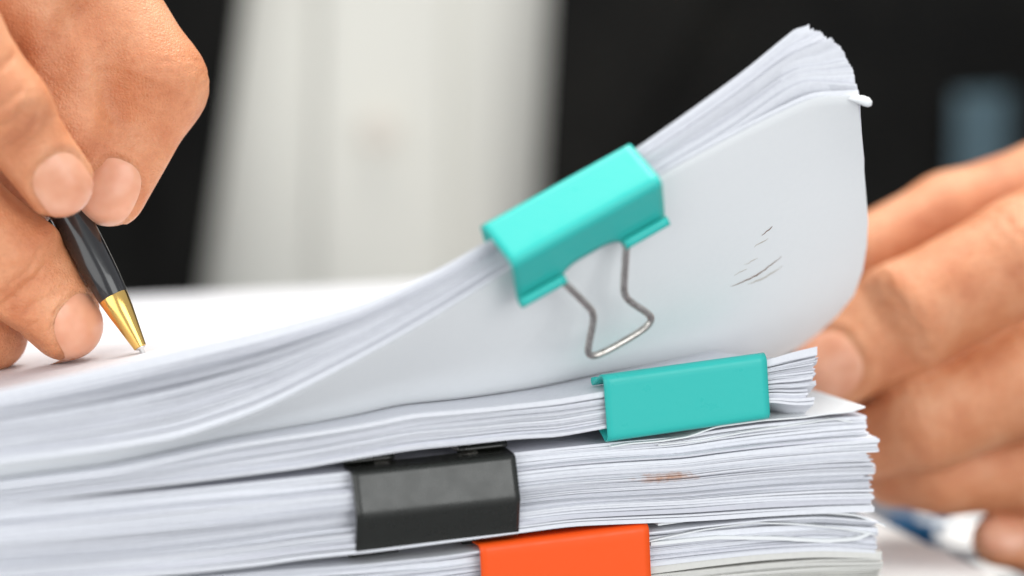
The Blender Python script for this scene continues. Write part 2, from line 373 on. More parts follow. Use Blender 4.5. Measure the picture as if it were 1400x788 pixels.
for k in range(nD):
    if left <= 0: left = r.integers(2, 9); goff = r.normal(0, .55); gend = r.normal(0, .5)
    left -= 1
    f1 = edges[k + 1]; f0 = edges[k]
    gapt = 0.20 * np.exp(-((tt - 0.90) / 0.075) ** 2)[:, None]            # pages part from the last one near the corner
    F1 = f1 + gapt * (1 - f1) if k else f1 + 0 * gapt
    wob = 0.012 * np.sin(tt * 9 + r.uniform(0, 6))[:, None] * (1 - sstep(.5, .6, tt)[:, None])
    if k and k < nD - 1: F1 = F1 + wob
    u_, v_, z_ = lifted(tt, rows, F1)
    fill = r.uniform(.84, .99) if r.random() > .08 else r.uniform(.5, .7)
    th = ((f1 - f0) * fill * np.maximum(2.5, smooth_interp(tt, T_, np.array(tz) - np.array(bz), .02)))[:, None] * np.ones_like(u_)
    vj = goff + r.normal(0, .12) + .15 * np.sin(tt * 12 + r.uniform(0, 6)); 
    cl = 1 - 0.8 * np.exp(-((tt - .65) / .07) ** 4)
    v_ = v_ + ((vj + .9) * cl)[:, None] * np.exp(-rows / .8)[None]
    e = np.exp(-(1 - tt) / .012)[:, None]
    u_ = u_ + e * (gend * .2 + r.normal(0, .10)); z_ = z_ + e * r.normal(0, .07)
    u_ = u_ + 2.6 * math.sin(math.pi * min(1, f1 + .12)) * sstep(.93, 1, tt)[:, None] * (1 - sstep(0, .6, rows))[None]; z_ = z_ + (.9 * math.sin(math.pi * f1) - 1.2 * f1 ** 6) * sstep(.95, 1, tt)[:, None]
    top = uvz(u_, v_, z_); top[-1] += np.multiply.outer(r.normal(0, .12, len(rows)), U)
    acc.add(*sheet_block(top, th))
o = acc.build('pages', M_paper, stD); auto_sharp(o); o['kind'] = 'stuff'
# the last page, whose underside faces us
u_, v_, z_ = lifted(tt, rows, 0.0)
last = uvz(u_, v_, z_ - 0.12)
vv, ff = sheet_block(last, np.full(u_.shape, .14)); last_page = mesh_obj('bottom_sheet', vv, ff, M_sheet, stD); auto_sharp(last_page)
# its corner rolled into a little curl
pc = uvz(*[np.array(x) for x in (face(1176, 134, -12)[0], -12., face(1176, 134, -12)[1])])
cv, cf = tube([pc + U * x - Z * zz + V * .3 for x, zz in ((-3.2, .0), (-2.0, .05), (-.6, .25), (.6, .5), (1.5, .85), (2.0, 1.25), (2.2, 1.7))], [.10, .45, .75, .95, 1.0, .85, .45], 14)
o = mesh_obj('curled_corner', cv, cf, M_sheet, stD)
# scuffs on the last page
def on_last(px, py):                          # point of the underside under a pixel (search over t, v)
    ts = np.linspace(.4, 1, 240); vs = np.linspace(0, 1, 160); uu, v2, z2 = lifted(ts, vs, 0.0)
    P = uvz(uu, v2, z2 - .26); d = P - CAM; dep = d @ FWD
    sx = 700 + FPX * (d @ X) / dep; sy = 394 - FPX * (d @ UPV) / dep
    i = np.argmin((sx - px) ** 2 + (sy - py) ** 2); i, j = np.unravel_index(i, sx.shape)
    du = P[min(i + 1, 239), j] - P[i - 1, j]; dv = P[i, min(j + 1, 159)] - P[i, max(j - 1, 0)]
    n = nrm(np.cross(du, dv)); n = n if n @ FWD < 0 else -n
    base = P[i, j]; rd = ray(px, py); t = ((base - CAM) @ n) / (rd @ n)
    return CAM + rd * t + n * 0.10, n
def scuff(pts, wmm, m):
    P = [on_last(*p) for p in pts]; L = []; 
    for i, (q, n) in enumerate(P):
        a = P[min(i + 1, len(P) - 1)][0] - P[max(i - 1, 0)][0]; s = nrm(np.cross(n, a))
        ww = wmm * (0.35 + 0.65 * random.random()) * math.sin(math.pi * (i + .6) / (len(P) + .2))
        L += [q + s * ww / 2, q - s * ww / 2]
    o = mesh_obj('scuff_mark', L, [[2 * i, 2 * i + 1, 2 * i + 3, 2 * i + 2] for i in range(len(P) - 1)], m, stD)
    md = o.modifiers.new('thick', 'SOLIDIFY'); md.thickness = 0.00004
def wob(a, b, n, k=1.2, sag=0): 
    return [(a[0] + (b[0] - a[0]) * i / n + random.uniform(-k, k), a[1] + (b[1] - a[1]) * i / n + sag * math.sin(math.pi * i / n) + random.uniform(-k, k) * .5) for i in range(n + 1)]
scuff(wob((999, 392), (1068, 351), 16, .8, 5), .38, M_scuff)
scuff(wob((1042, 322), (1056, 309), 5), .28, M_scuff)
scuff(wob((1017, 362), (1036, 353), 6), .22, M_scuff2)
scuff(wob((1022, 388), (1070, 364), 8, 1.2, 3), .4, M_scuff2)
scuff(wob((1003, 376), (1022, 368), 5), .3, M_scuff2)
scuff(wob((1030, 338), (1050, 326), 5), .3, M_scuff2)

# ------------------------------------------------------------------ binder clips
def binder_clip(label, origin, ax, back, m, L=33., h=12., arm=14., grip=5., bulge=0.0, hand_top=None, hand_bot=None, wire=M_wire, thick=0.45, rr=0.95, scallop=1.7):
    """origin: middle of the spine; ax: along the clip; back: into the paper; hand_*: 'flat' lies on, along the paper"""
    ax = nrm(ax); back = nrm(back - ax * (np.dot(back, ax))); up = np.cross(ax, back)
    t = thing('binder_clip', label, 'binder clip', origin, 'binder clips holding the paper stacks')
    def W(x, y, z): return np.asarray(origin) + ax * x + back * y + up * z
    rc = 1.3
    prof = []
    half = []                                  # upper half: from the spine's middle to the lip
    for q in np.linspace(0, 1, 7): half.append((-bulge * (1 - q), q * (h / 2 - rc)))
    for a in np.linspace(0, math.pi / 2 + math.atan2(h / 2 - grip / 2, arm), 8)[1:]:
        half.append((rc - rc * math.cos(a), h / 2 - rc + rc * math.sin(a)))
    y0, z0 = half[-1]; ya = arm; za = grip / 2 + 0.3
    for q in np.linspace(0, 1, 9)[1:]: half.append((y0 + (ya - y0) * q, z0 + (za - z0) * q))
    n_arm = len(half)
    for a in np.linspace(0, 4.9, 13)[1:]:     # rolled lip, outwards
        half.append((ya + rr * math.sin(a), za + rr - rr * math.cos(a)))
    xs = np.concatenate([np.linspace(-L / 2, -L * .20, 8), np.linspace(-L * .20, L * .20, 17)[1:-1], np.linspace(L * .20, L / 2, 8)])
    V_ = []; F_ = []
    for sgn in (1, -1):
        off = len(V_); C = len(half)
        for x in xs:
            for k, (y, z) in enumerate(half):
                yy = y
                if k >= n_arm - 8 and k < n_arm:       # scallop between the rolls
                    cut = max(0, 1 - (abs(x) / (L * .2)) ** 4) * scallop
                    yy = y - cut * (k - (n_arm - 9)) / 8
                V_.append(W(x, yy, sgn * z))
        for i in range(len(xs) - 1):
            mid = abs(xs[i] + xs[i + 1]) / 2
            for k in range(C - 1):
                if k >= n_arm - 1 and mid < L * .20: continue
                q = [off + i * C + k, off + i * C + k + 1, off + (i + 1) * C + k + 1, off + (i + 1) * C + k]
                F_.append(q if sgn < 0 else q[::-1])
    b = mesh_obj('clip_body', V_, F_, m, t)
    import bmesh
    bm = bmesh.new(); bm.from_mesh(b.data); bmesh.ops.remove_doubles(bm, verts=bm.verts, dist=2e-5); bmesh.ops.recalc_face_normals(bm, faces=bm.faces); bm.to_mesh(b.data); bm.free()
    s = b.modifiers.new('thick', 'SOLIDIFY'); s.thickness = thick * MM; s.offset = 0
    for sgn, mode in ((1, hand_top), (-1, hand_bot)):
        if mode is None: continue
        ang, Lh = mode                          # rotation of the handle out of the paper plane, its length
        def H(x, y):                            # y = distance from the roll
            yy = ya + 0.1 + math.cos(ang) * y; z = za + rr + math.sin(ang) * y
            return W(x, yy, sgn * z)
        k = Lh / 21.; wI = L * .23
        pts = [H(-wI - 3, 0), H(-wI, 0), H(-wI + .6, .8 * k), H(-wI * .72, 5 * k), H(-wI * .50, 9.5 * k), H(-wI * .47, 11.5 * k), H(-wI * .62, 14 * k), H(-wI * .92, 18 * k), H(-wI * .95, 19.6 * k), H(-wI * .80, 20.6 * k), H(-wI * .4, 21 * k)]
        mir = [H(0, 21.2 * k)] + [None] * len(pts)
        left = pts; right = []
        for (x, y) in [(-wI * .4, 21), (-wI * .80, 20.6), (-wI * .95, 19.6), (-wI * .92, 18), (-wI * .62, 14), (-wI * .47, 11.5), (-wI * .50, 9.5), (-wI * .72, 5), (-wI + .6, .8), (-wI, 0), (-wI - 3, 0)]:
            right.append(H(-x, y * k))
        P = smooth_path(left + right, it=2)
        vv, ff = tube(P, 0.72, 10); mesh_obj('wire_handle', vv, ff, wire, t)
    return t
def fp(px, py, v=0.0): u, z = face(px, py, v); return uvz(u, v, z)
# teal clip on the lifted pile
a0 = fp(679, 333, -18.6); a1 = fp(880, 221, -18.6); ctr = (a0 + a1) / 2
uu, v2, z2 = lifted(np.array([.645, .655]), np.array([.05, .5]), .5)
Pm = uvz(uu, v2, z2); bk = nrm(Pm[0, 1] - Pm[0, 0]); print('clip back slope', bk, math.degrees(math.asin(bk[2])))
binder_clip('tilted teal binder clip with its steel handle hanging down, on the lifted pile', ctr, a1 - a0, nrm(V * math.cos(math.radians(55)) - Z * math.sin(math.radians(55))), M_teal, L=np.linalg.norm(a1 - a0) + .5, h=11.6, arm=12.5, grip=8.6, hand_bot=(0.30, 20.5), hand_top=(0.1, 21))
# teal clip below
a0 = fp(828, 560, -1.4); a1 = fp(1050, 529, -1.4)
binder_clip('teal binder clip with plain spine on the thin bundle', (a0 + a1) / 2, a1 - a0, V, M_teal, L=np.linalg.norm(a1 - a0), h=13.2, arm=7, grip=7.2, hand_bot=(0.0, 19), rr=.6)
# black clip
a0 = fp(484, 703, -1.4); a1 = fp(707, 678, -1.4)
binder_clip('black binder clip on the rust-stained stack', (a0 + a1) / 2, a1 - a0, V, M_black, L=np.linalg.norm(a1 - a0), h=16.2, arm=6, grip=16.0, bulge=1.8, hand_top=(0.24, 15), scallop=.3, rr=.75)
# orange clip
a0 = fp(659, 806, -1.4); a1 = fp(889, 776, -1.4)
binder_clip('orange binder clip on the greyish lower stack', (a0 + a1) / 2, a1 - a0, V, M_orange, L=np.linalg.norm(a1 - a0), h=17.5, arm=14, grip=15.5, hand_top=(0.0, 19), wire=M_black)

# ------------------------------------------------------------------ things lying on the table behind
def bundle(label, ctr, rot, lx, ly, hh, n):
    t = thing('paper_bundle', label, 'papers', ctr)
    a = np.array([math.cos(rot), math.sin(rot), 0]); b = np.array([-math.sin(rot), math.cos(rot), 0]); acc = Acc()
    for k in range(n):
        j = rng.normal(0, .5, 2); x = np.linspace(-lx / 2, lx / 2, 12) + j[0]; y = np.array([0, ly / 2, ly]) + j[1]
        g = np.asarray(ctr) + np.multiply.outer(x[:, None] + 0 * y, a) + np.multiply.outer(y[None] + 0 * x[:, None], b) + Z * (hh * (k + 1) / n)
        acc.add(*sheet_block(g, np.full((12, 3), hh / n * .95)))
    o = acc.build('pages', M_sheet, t); auto_sharp(o); o['kind'] = 'stuff'; return t, a, b
rot = math.radians(-32)
p0 = at_z(1290, 762, TABLE_Z); p0[2] = TABLE_Z + .1
t_, a_, b_ = bundle('small bundle of white papers on the table in the blue clip', p0, rot, 34, 34, 3.4, 6)
binder_clip('blue binder clip on the table behind the stacks', p0 - a_ * 8.5 - b_ * 1.5 + Z * 3.2, a_, b_, M_blue, L=14, h=10.5, arm=8, grip=5.2)
p1 = at_z(1400, 790, TABLE_Z); p1[2] = TABLE_Z + .1
bundle('loose white papers on the table under the little finger', p1 + np.array([18, 0, 0]), math.radians(10), 60, 12, 1.2, 3)

# ------------------------------------------------------------------ pen
pv = 34.0
tipP = fp(198, 487, pv)
pen_tip = tipP.copy(); pen_top = at(62, 232, pen_tip[1] + 10); pa = nrm(pen_top - pen_tip)
pen = thing('ballpoint_pen', 'black ballpoint pen with a gold tip held in the hand', 'pen', pen_tip)
vv, ff = lathe(pen_tip, pen_top, [(0, .25), (.3, .42), (1.6, .55), (1.7, .95), (2.1, 1.0)]); mesh_obj('writing_point', vv, ff, M_steel, pen); 
vv, ff = lathe(pen_tip, pen_top, [(1.9, 1.15), (2.0, 1.3), (6, 1.95), (10, 2.6), (13.4, 3.05), (13.6, 3.0)]); o = mesh_obj('gold_cone', vv, ff, M_gold, pen); auto_sharp(o)
vv, ff = lathe(pen_tip, pen_top, [(13.5, 3.0), (13.7, 3.1), (18, 3.45), (24, 3.7), (32, 3.8), (70, 3.9), (128, 3.4), (130, 2.5)]); o = mesh_obj('barrel', vv, ff, M_barrel, pen); auto_sharp(o)
vv, ff = lathe(pen_tip, pen_top, [(129, 1.6), (138, 1.6), (138.5, 1.2)]); o = mesh_obj('push_button', vv, ff, M_gold, pen); auto_sharp(o)

# ------------------------------------------------------------------ hands by distance field
def smin(a, b, k): 
    h = np.clip(.5 + .5 * (b - a) / k, 0, 1); return b + (a - b) * h - k * h * (1 - h)
def smax(a, b, k): return -smin(-a, -b, k)
def rcone(P, a, b, r1, r2):
    ba = b - a; l2 = ba @ ba; rr = r1 - r2; a2 = l2 - rr * rr; il2 = 1 / l2
    pa = P - a; y = pa @ ba; z = y - l2
    x2 = np.maximum(0, ((pa * l2 - y[..., None] * ba) ** 2).sum(-1)); y2 = y * y * l2; z2 = z * z * l2
    k = np.sign(rr) * rr * rr * x2
    d = (np.sqrt(x2 * a2 * il2) + y * rr) * il2 - r1
    d = np.where(np.sign(y) * a2 * y2 < k, np.sqrt(x2 + y2) * il2 - r1, d)
    d = np.where(np.sign(z) * a2 * z2 > k, np.sqrt(x2 + z2) * il2 - r2, d)
    return d
class Finger:
    def __init__(s, pts, radii, dorsal, nail=True, creases=(), flat=.80, k=3., nail_len=1.55, nail_w=.80, nail_shift=0.0, pads=()):
        s.p = [np.asarray(p, float) for p in pts]; s.r = radii; s.flat = flat; s.k = k; s.nail = nail
        s.ax = nrm(s.p[-1] - s.p[-2]); s.n = nrm(np.asarray(dorsal) - s.ax * (np.asarray(dorsal) @ s.ax)); s.b = np.cross(s.ax, s.n)
        s.creases = creases; s.nl = nail_len; s.nw = nail_w; s.ns = nail_shift; s.pads = pads
    def sdf(s, P, detail=True):
        d = None
        for i in range(len(s.p) - 1):
            q = rcone(P, s.p[i], s.p[i + 1], s.r[i], s.r[i + 1]); d = q if d is None else smin(d, q, s.k)
        for c, rad in s.pads: d = smin(d, np.sqrt(((P - c) ** 2).sum(-1)) - rad, 4.)
        rt = s.r[-1]; L = P - s.p[-1]
        la = L @ s.ax; lb = L @ s.b; ln = L @ s.n
        if s.nail:
            pl = ln - s.flat * rt + (lb / rt) ** 2 * .32 * rt + np.clip(la, 0, None) ** 2 * .035
            pl = np.where(la > -1.7 * rt, pl, pl - (-1.7 * rt - la) * .55)
            near = np.sqrt((L ** 2).sum(-1)) < 3.2 * rt
            d = np.where(near, smax(d, pl, 1.4), d)
            if detail:                            # groove round the nail and fold behind it
                e = s.nail_e(la, lb)
                up = (ln > 0) & near
                d = d + np.where(up, .42 * np.exp(-((e - 1.03) / .09) ** 2) - .30 * np.exp(-((e - 1.24) / .13) ** 2), 0)
        if detail:
            for (ci, amp, per, wid, nn) in s.creases:  # creases across a joint
                c = s.p[ci]; a = nrm(s.p[min(ci + 1, len(s.p) - 1)] - s.p[max(ci - 1, 0)]); nn = nrm(nn)
                Q = P - c; sa = Q @ a; side = np.clip((Q @ nn) / (s.r[ci]) * 1.3, 0, 1)
                lat = Q @ np.cross(a, nn)
                arg = sa + .10 * lat ** 2 / s.r[ci] * .6 + .5 * np.sin(lat * .9) + .35 * np.sin(lat * 2.3 + 1)
                ph = np.abs(np.sin(math.pi * arg / per)) ** .6
                d = d + amp * (1 - ph) * np.exp(-(sa / wid) ** 2) * side * (.7 + .3 * np.sin(lat * 1.7 + sa))
        return d
    def nail_e(s, la, lb):
        rt = s.r[-1]; c = (s.ns + .05) * rt; x = (la - c) / (s.nl * rt * .62); y = lb / (s.nw * rt)
        x = np.where(x < 0, x * 1.0, x)
        return (np.abs(x) ** 2.6 + np.abs(y) ** 2.6) ** (1 / 2.6)
    def nail_mesh(s):
        rt = s.r[-1]; c = (s.ns + .05) * rt; nr, na = 12, 40; pts = []
        for i in range(nr + 1):
            rad = i / nr
            for j in range(na):
                th = 2 * math.pi * j / na; x, y = math.cos(th), math.sin(th)
                q = (abs(x) ** 2.6 + abs(y) ** 2.6) ** (-1 / 2.6) * rad * 1.0
                pts.append((c + x * q * s.nl * rt * .62, y * q * s.nw * rt, rad))
        pts = np.array(pts)
        base = s.p[-1] + np.outer(pts[:, 0], s.ax) + np.outer(pts[:, 1], s.b)
        h = np.full(len(base), 1.6 * rt)
        for _ in range(40):
            dd = s.sdf(base + np.outer(h, s.n), False); h = h - np.clip(dd, -1, 1.) * .7
            h = np.maximum(h, -rt)
        h = h + .22 * (1 - pts[:, 2] ** 6) - .22 * pts[:, 2] ** 8
        v = base + np.outer(h, s.n); f = []
        for i in range(nr):
            for j in range(na):
                f.append([i * na + j, i * na + (j + 1) % na, (i + 1) * na + (j + 1) % na, (i + 1) * na + j])
        return v, f
def surface_nets(fn, lo, hi, h):
    lo = np.asarray(lo, float); n = np.ceil((np.asarray(hi) - lo) / h).astype(int) + 1
    g = [lo[i] + h * np.arange(n[i]) for i in range(3)]
    D = np.empty(n, np.float32); B = 14
    cs = [np.arange(0, n[i], B) for i in range(3)]
    ctr = np.stack(np.meshgrid(*[lo[i] + h * (cs[i] + B / 2 - .5) for i in range(3)], indexing='ij'), -1).astype(np.float32)
    dc = fn(ctr); lim = B * h * .9 + 3.0
    for i, i0 in enumerate(cs[0]):
        for j, j0 in enumerate(cs[1]):
            for k, k0 in enumerate(cs[2]):
                if abs(dc[i, j, k]) > lim: D[i0:i0 + B, j0:j0 + B, k0:k0 + B] = dc[i, j, k]; continue
                P = np.stack(np.meshgrid(g[0][i0:i0 + B], g[1][j0:j0 + B], g[2][k0:k0 + B], indexing='ij'), -1)
                D[i0:i0 + B, j0:j0 + B, k0:k0 + B] = fn(P.astype(np.float32))
    inside = D < 0
    c = np.zeros(np.array(n) - 1, np.int8)
    for dx in (0, 1):
        for dy in (0, 1):
            for dz in (0, 1): c += inside[dx:n[0] - 1 + dx, dy:n[1] - 1 + dy, dz:n[2] - 1 + dz]
    act = (c > 0) & (c < 8); idx = -np.ones(act.shape, np.int64); ijk = np.argwhere(act); idx[act] = np.arange(len(ijk))
    acc = np.zeros((len(ijk), 3)); cnt = np.zeros(len(ijk))
    cor = [(a, b, c_) for a in (0, 1) for b in (0, 1) for c_ in (0, 1)]
    vals = {q: D[ijk[:, 0] + q[0], ijk[:, 1] + q[1], ijk[:, 2] + q[2]] for q in cor}
    for q in cor:
        for ax_ in range(3):
            if q[ax_] == 0:
                q2 = list(q); q2[ax_] = 1; q2 = tuple(q2); a, b = vals[q], vals[q2]; m = (a < 0) != (b < 0)
                t = np.where(m, a / np.where(m, a - b, 1), 0); pt = np.tile(np.array(q, float), (len(ijk), 1)); pt[:, ax_] = t
                acc[m] += pt[m]; cnt[m] += 1
    verts = lo + h * (ijk + acc / cnt[:, None]); faces = []
    for ax_ in range(3):
        o1, o2 = [(1, 2), (2, 0), (0, 1)][ax_]
        sl_a = [slice(None)] * 3; sl_b = [slice(None)] * 3; sl_a[ax_] = slice(0, n[ax_] - 1); sl_b[ax_] = slice(1, n[ax_])
        ch = inside[tuple(sl_a)] != inside[tuple(sl_b)]
        e = np.argwhere(ch); e = e[(e[:, o1] > 0) & (e[:, o2] > 0) & (e[:, o1] < n[o1] - 1) & (e[:, o2] < n[o2] - 1)]
        neg = inside[tuple(sl_a)][e[:, 0], e[:, 1], e[:, 2]]
        def cell(d1, d2):
            q = e.copy(); q[:, o1] -= d1; q[:, o2] -= d2; return idx[q[:, 0], q[:, 1], q[:, 2]]
        f = np.stack([cell(1, 1), cell(0, 1), cell(0, 0), cell(1, 0)], 1); f[~neg] = f[~neg][:, ::-1]; faces.append(f)
    return verts, np.concatenate(faces)

yp = pen_tip[1]
CAMDIR = -FWD
def pp(px, py, dy): return at(px, py, yp + dy)
# --- the writing hand (right hand of the person)
index = Finger([pp(-165, -60, -4), pp(-70, 40, -14), pp(8, 150, -13), pp(80, 250, -8)], [10.5, 9.3, 8.3, 6.9], nrm(np.array([.15, -1, .35])),
               creases=((2, .34, 2.0, 5.0, (.0, -1, .3)), (1, .5, 2.4, 6., (0, -1, .3))), nail_len=1.62, nail_w=.80)
thumb = Finger([pp(-60, -200, 26), pp(90, -70, 20), pp(211, 116, 14), pp(150, 258, 9)], [14, 11.5, 10.4, 7.7], nrm(np.array([.25, -1, .05])),
               creases=((2, .45, 2.4, 5, (.8, -.5, .3)),), nail_len=1.4, nail_w=.70, nail_shift=.06)
middle = Finger([pp(-210, 190, 0), pp(-75, 280, -4), pp(35, 372, 1), pp(90, 442, 5)], [10.5, 10.2, 10.0, 7.6], nrm(np.array([.85, -.28, -.5])),
                creases=((2, .6, 2.3, 6., (.3, -1, -.1)), (1, .7, 2.6, 6., (.1, -1, .2))), nail_len=1.5, nail_w=.8, nail_shift=.2)
ring = Finger([pp(-230, 290, 6), pp(-110, 390, 6), pp(-40, 440, 10), pp(-12, 458, 12)], [10, 9.6, 9, 7.5], nrm(np.array([.6, -.6, -.4])), nail=False)
little = Finger([pp(-260, 370, 14), pp(-160, 430, 14), pp(-110, 455, 16)], [8.8, 8.2, 7], nrm(np.array([.6, -.6, -.4])), nail=False)
wristR = at(-640, -60, yp + 60)
def right_hand(P):
    d = index.sdf(P); d = smin(d, thumb.sdf(P), .8); d2 = middle.sdf(P); d2 = smin(d2, ring.sdf(P), .8); d2 = smin(d2, little.sdf(P), .8)
    d = smin(d, d2, .7)
    palm = smin(rcone(P, pp(-180, -70, 0), pp(-420, -40, 30), 13, 21), rcone(P, pp(-215, 200, 4), pp(-430, 80, 34), 13, 20), 12.)
    palm = smin(palm, rcone(P, pp(-60, -190, 26), pp(-400, -60, 36), 14, 20), 12.)
    palm = smin(palm, rcone(P, pp(-250, 330, 12), pp(-430, 120, 36), 10, 19), 10.)
    palm = smin(palm, rcone(P, pp(-400, 20, 32), wristR, 22, 26), 12.)
    web = smin(rcone(P, pp(-80, -20, 8), pp(70, -20, 16), 12, 11), rcone(P, pp(60, 0, 13), pp(105, 165, 7), 12, 8), 8.)
    d = smin(d, smin(palm, web, 8.), 5.)
    d = np.minimum(d, rcone(P, pp(-140, 190, 8), pp(35, 275, 9), 9, 6))
    return d
def march(fn, px, py):
    d = nrm(ray(px, py)); t = 380.
    for _ in range(120):
        e = float(fn((CAM + d * t)[None])[0])
        if e < .02: break
        t += e * .8
    return CAM + d * t
CREASES = []
for line, rad, dep in [([(108, 16), (88, 60), (76, 112)], 2.8, 1.7), ([(112, 140), (160, 160), (214, 150)], 5.5, 1.1), ([(-6, 178), (18, 164), (40, 146)], .55, .45), ([(-4, 150), (14, 138), (28, 124)], .45, .35), ([(6, 205), (30, 190), (52, 166)], .45, .3), ([(-4, 96), (10, 86), (22, 74)], .5, .35), ([(20, 220), (34, 200), (46, 188)], .4, .25),
                       ([(4, 446), (36, 424), (70, 404), (96, 384)], .5, .4), ([(14, 462), (44, 446), (84, 418)], .45, .3), ([(-4, 420), (30, 396), (62, 364)], .5, .4), ([(10, 392), (36, 372), (52, 346)], .4, .25), ([(40, 468), (66, 452), (96, 426)], .4, .25), ([(150, 128), (182, 150), (214, 160)], .5, .25), ([(140, 150), (170, 176), (200, 186)], .5, .22)]:
    q = [march(right_hand, *p) for p in line]
    CREASES.append((q, rad, dep))
right_hand0 = right_hand
def right_hand(P):
    d = right_hand0(P)
    for q, rad, dep in CREASES:
        c = None
        for a, b in zip(q[:-1], q[1:]):
            e = rcone(P, a, b, .01, .012); c = e if c is None else np.minimum(c, e)
        d = d + 1.6 * dep * np.exp(-(c / (1.25 * rad)) ** 2)
    return d
# --- the other hand, behind the stacks (left hand of the person)
YL = 64.
def pl(px, py, dy=0.): return at(px, py, YL + dy)
lindex = Finger([pl(1560, 250, 22), pl(1400, 352, 6), pl(1235, 436, 2), pl(1138, 505, 4)], [13, 13, 12, 9.2], nrm(np.array([-.35, -1, .25])),
                creases=((1, .9, 3.4, 7, (0, -1, .4)), (2, .8, 3.0, 6, (-.2, -1, .3))), nail_len=1.4, nail_w=.8)
lmiddle = Finger([pl(1600, 440, 24), pl(1410, 515, 4), pl(1270, 570, 4), pl(1196, 600, 8)], [13, 12.8, 11.2, 9], nrm(np.array([-.3, -1, .3])), creases=((1, .7, 3.4, 7, (0, -1, .4)), (2, .6, 3., 6, (0, -1, .4))), nail=False)
lring = Finger([pl(1620, 590, 34), pl(1420, 636, 16), pl(1290, 642, 14), pl(1222, 645, 18)], [12.5, 11.2, 9.8, 8.0], nrm(np.array([-.3, -1, .3])), nail=False)
llittle = Finger([pl(1640, 700, 36), pl(1500, 728, 22), pl(1418, 738, 16), pl(1366, 738, 14)], [9, 8.4, 7.6, 6.2], nrm(np.array([.1, -.9, .6])), nail_len=1.4)
lthumb = Finger([pl(1620, 190, 60), pl(1440, 262, 40), pl(1300, 300, 32), pl(1190, 345, 26)], [14, 12, 10.5, 8.6], nrm(np.array([-.2, -.6, .8])), nail=False)
wristL = at(2120, 330, YL + 90)
def left_hand(P):
    d = smin(lindex.sdf(P), lmiddle.sdf(P), .6); d = smin(d, lring.sdf(P), .6); d = smin(d, llittle.sdf(P), .6); d = smin(d, lthumb.sdf(P), 1.5)
    m1 = pl(1860, 300, 60)
    palm = None
    for q, r0 in ((pl(1560, 250, 22), 13), (pl(1600, 440, 24), 13.5), (pl(1620, 600, 34), 13), (pl(1640, 700, 36), 11), (pl(1620, 190, 60), 14)):
        e = rcone(P, q, m1, r0, 24); palm = e if palm is None else smin(palm, e, 10.)
    palm = smin(palm, rcone(P, m1, wristL, 26, 28), 12.)
    return smin(d, palm, 6.)
person = thing('person', 'person in a black suit jacket and white shirt, writing with one hand on the papers', 'person', (-20, 430, TABLE_Z))
def bounds(fs, extra, pad):
    P = np.concatenate([np.array(f.p) for f in fs] + [np.array(extra)]); return P.min(0) - pad, P.max(0) + pad
lo, hi = bounds([index, thumb, middle, ring, little], [pp(-430, 60, 36)], 24); lo[0] = at(-330, 300, yp)[0]
vR, fR = surface_nets(right_hand, lo, hi, 0.55)
lo, hi = bounds([lindex, lmiddle, lring, llittle, lthumb], [pl(1860, 300, 60)], 26); hi[0] = at(1700, 300, YL)[0]
vL, fL = surface_nets(left_hand, lo, hi, 0.8)
# coarse arms and torso, running inside the clothes into the two hands
shR = np.array([-235., 470, 300]); shL = np.array([190., 470, 300]); elR = np.array([-330., 250, -20]); elL = np.array([330., 300, -20])
tc = np.array([-25., 500, 0])
def arms(P):
    d = rcone(P, shR, elR, 52, 42); d = smin(d, rcone(P, elR, wristR, 42, 27), 12); d = smin(d, rcone(P, wristR, pp(-340, 20, 26), 25, 17), 12)
    d = smin(d, rcone(P, shL, elL, 52, 42), 15); d = smin(d, rcone(P, elL, wristL, 42, 28), 12); d = smin(d, rcone(P, wristL, pl(1720, 330, 48), 26, 19), 12)
    Q = (P - tc) / np.array([165, 100, 1.]); e = np.sqrt(Q[..., 0] ** 2 + Q[..., 1] ** 2) - 1
    tor = smax(e * 100, np.abs(P[..., 2] - 110) - 230, 60)
    d = smin(d, tor, 50); d = smin(d, rcone(P, tc + Z * 300, tc + np.array([0, -8, 420]), 62, 56), 35)
    return d
vT, fT = surface_nets(arms, (-420, -20, -140), (420, 640, 440), 7.0)
V_ = np.concatenate([vR, vL, vT]); F_ = np.concatenate([fR, fL + len(vR), fT + len(vR) + len(vL)])
body = mesh_obj('body', V_, F_, M_skin, person)
sm = body.modifiers.new('relax', 'SMOOTH'); sm.factor = .5; sm.iterations = 1
for f in (index, thumb, middle, lindex, llittle):
    vv, ff = f.nail_mesh(); mesh_obj('fingernail', vv, ff, M_nail, person)

# ------------------------------------------------------------------ clothes
def ell_shell(name, cx, cy, rx, ry, z0, z1, a0, a1, m, parent, fold=0., nth=80, nz=40, flare=0.0, edge=None, thick=1.5, seed=0):
    r = np.random.default_rng(seed); V2 = []; phs = r.uniform(0, 6, 6)
    for i in range(nz + 1):
        z = z0 + (z1 - z0) * i / nz; q = i / nz
        lo_, hi_ = (a0, a1) if edge is None else edge(z)
        for j in range(nth + 1):
            a = lo_ + (hi_ - lo_) * j / nth
            k = fold * (math.sin(a * 9 + z / 60 + phs[0]) + 1.2 * math.sin(z / 33 + a * 6 + phs[1]) + .3 * math.sin(a * 23 - z / 30 + phs[2]))
            s = 1 + flare * (1 - q)
            V2.append((cx + (rx * s + k) * math.cos(a), cy + (ry * s + k) * math.sin(a), z))
    o = mesh_obj(name, np.array(V2), grid_faces(nz + 1, nth + 1), m, parent)
    s = o.modifiers.new('thick', 'SOLIDIFY'); s.thickness = thick * MM
    return o
TX, TY = -5., 500.
shirt = ell_shell('shirt', TX, TY, 222, 112, -115, 330, math.pi, 2 * math.pi, M_shirt, person, fold=1.7, seed=3)
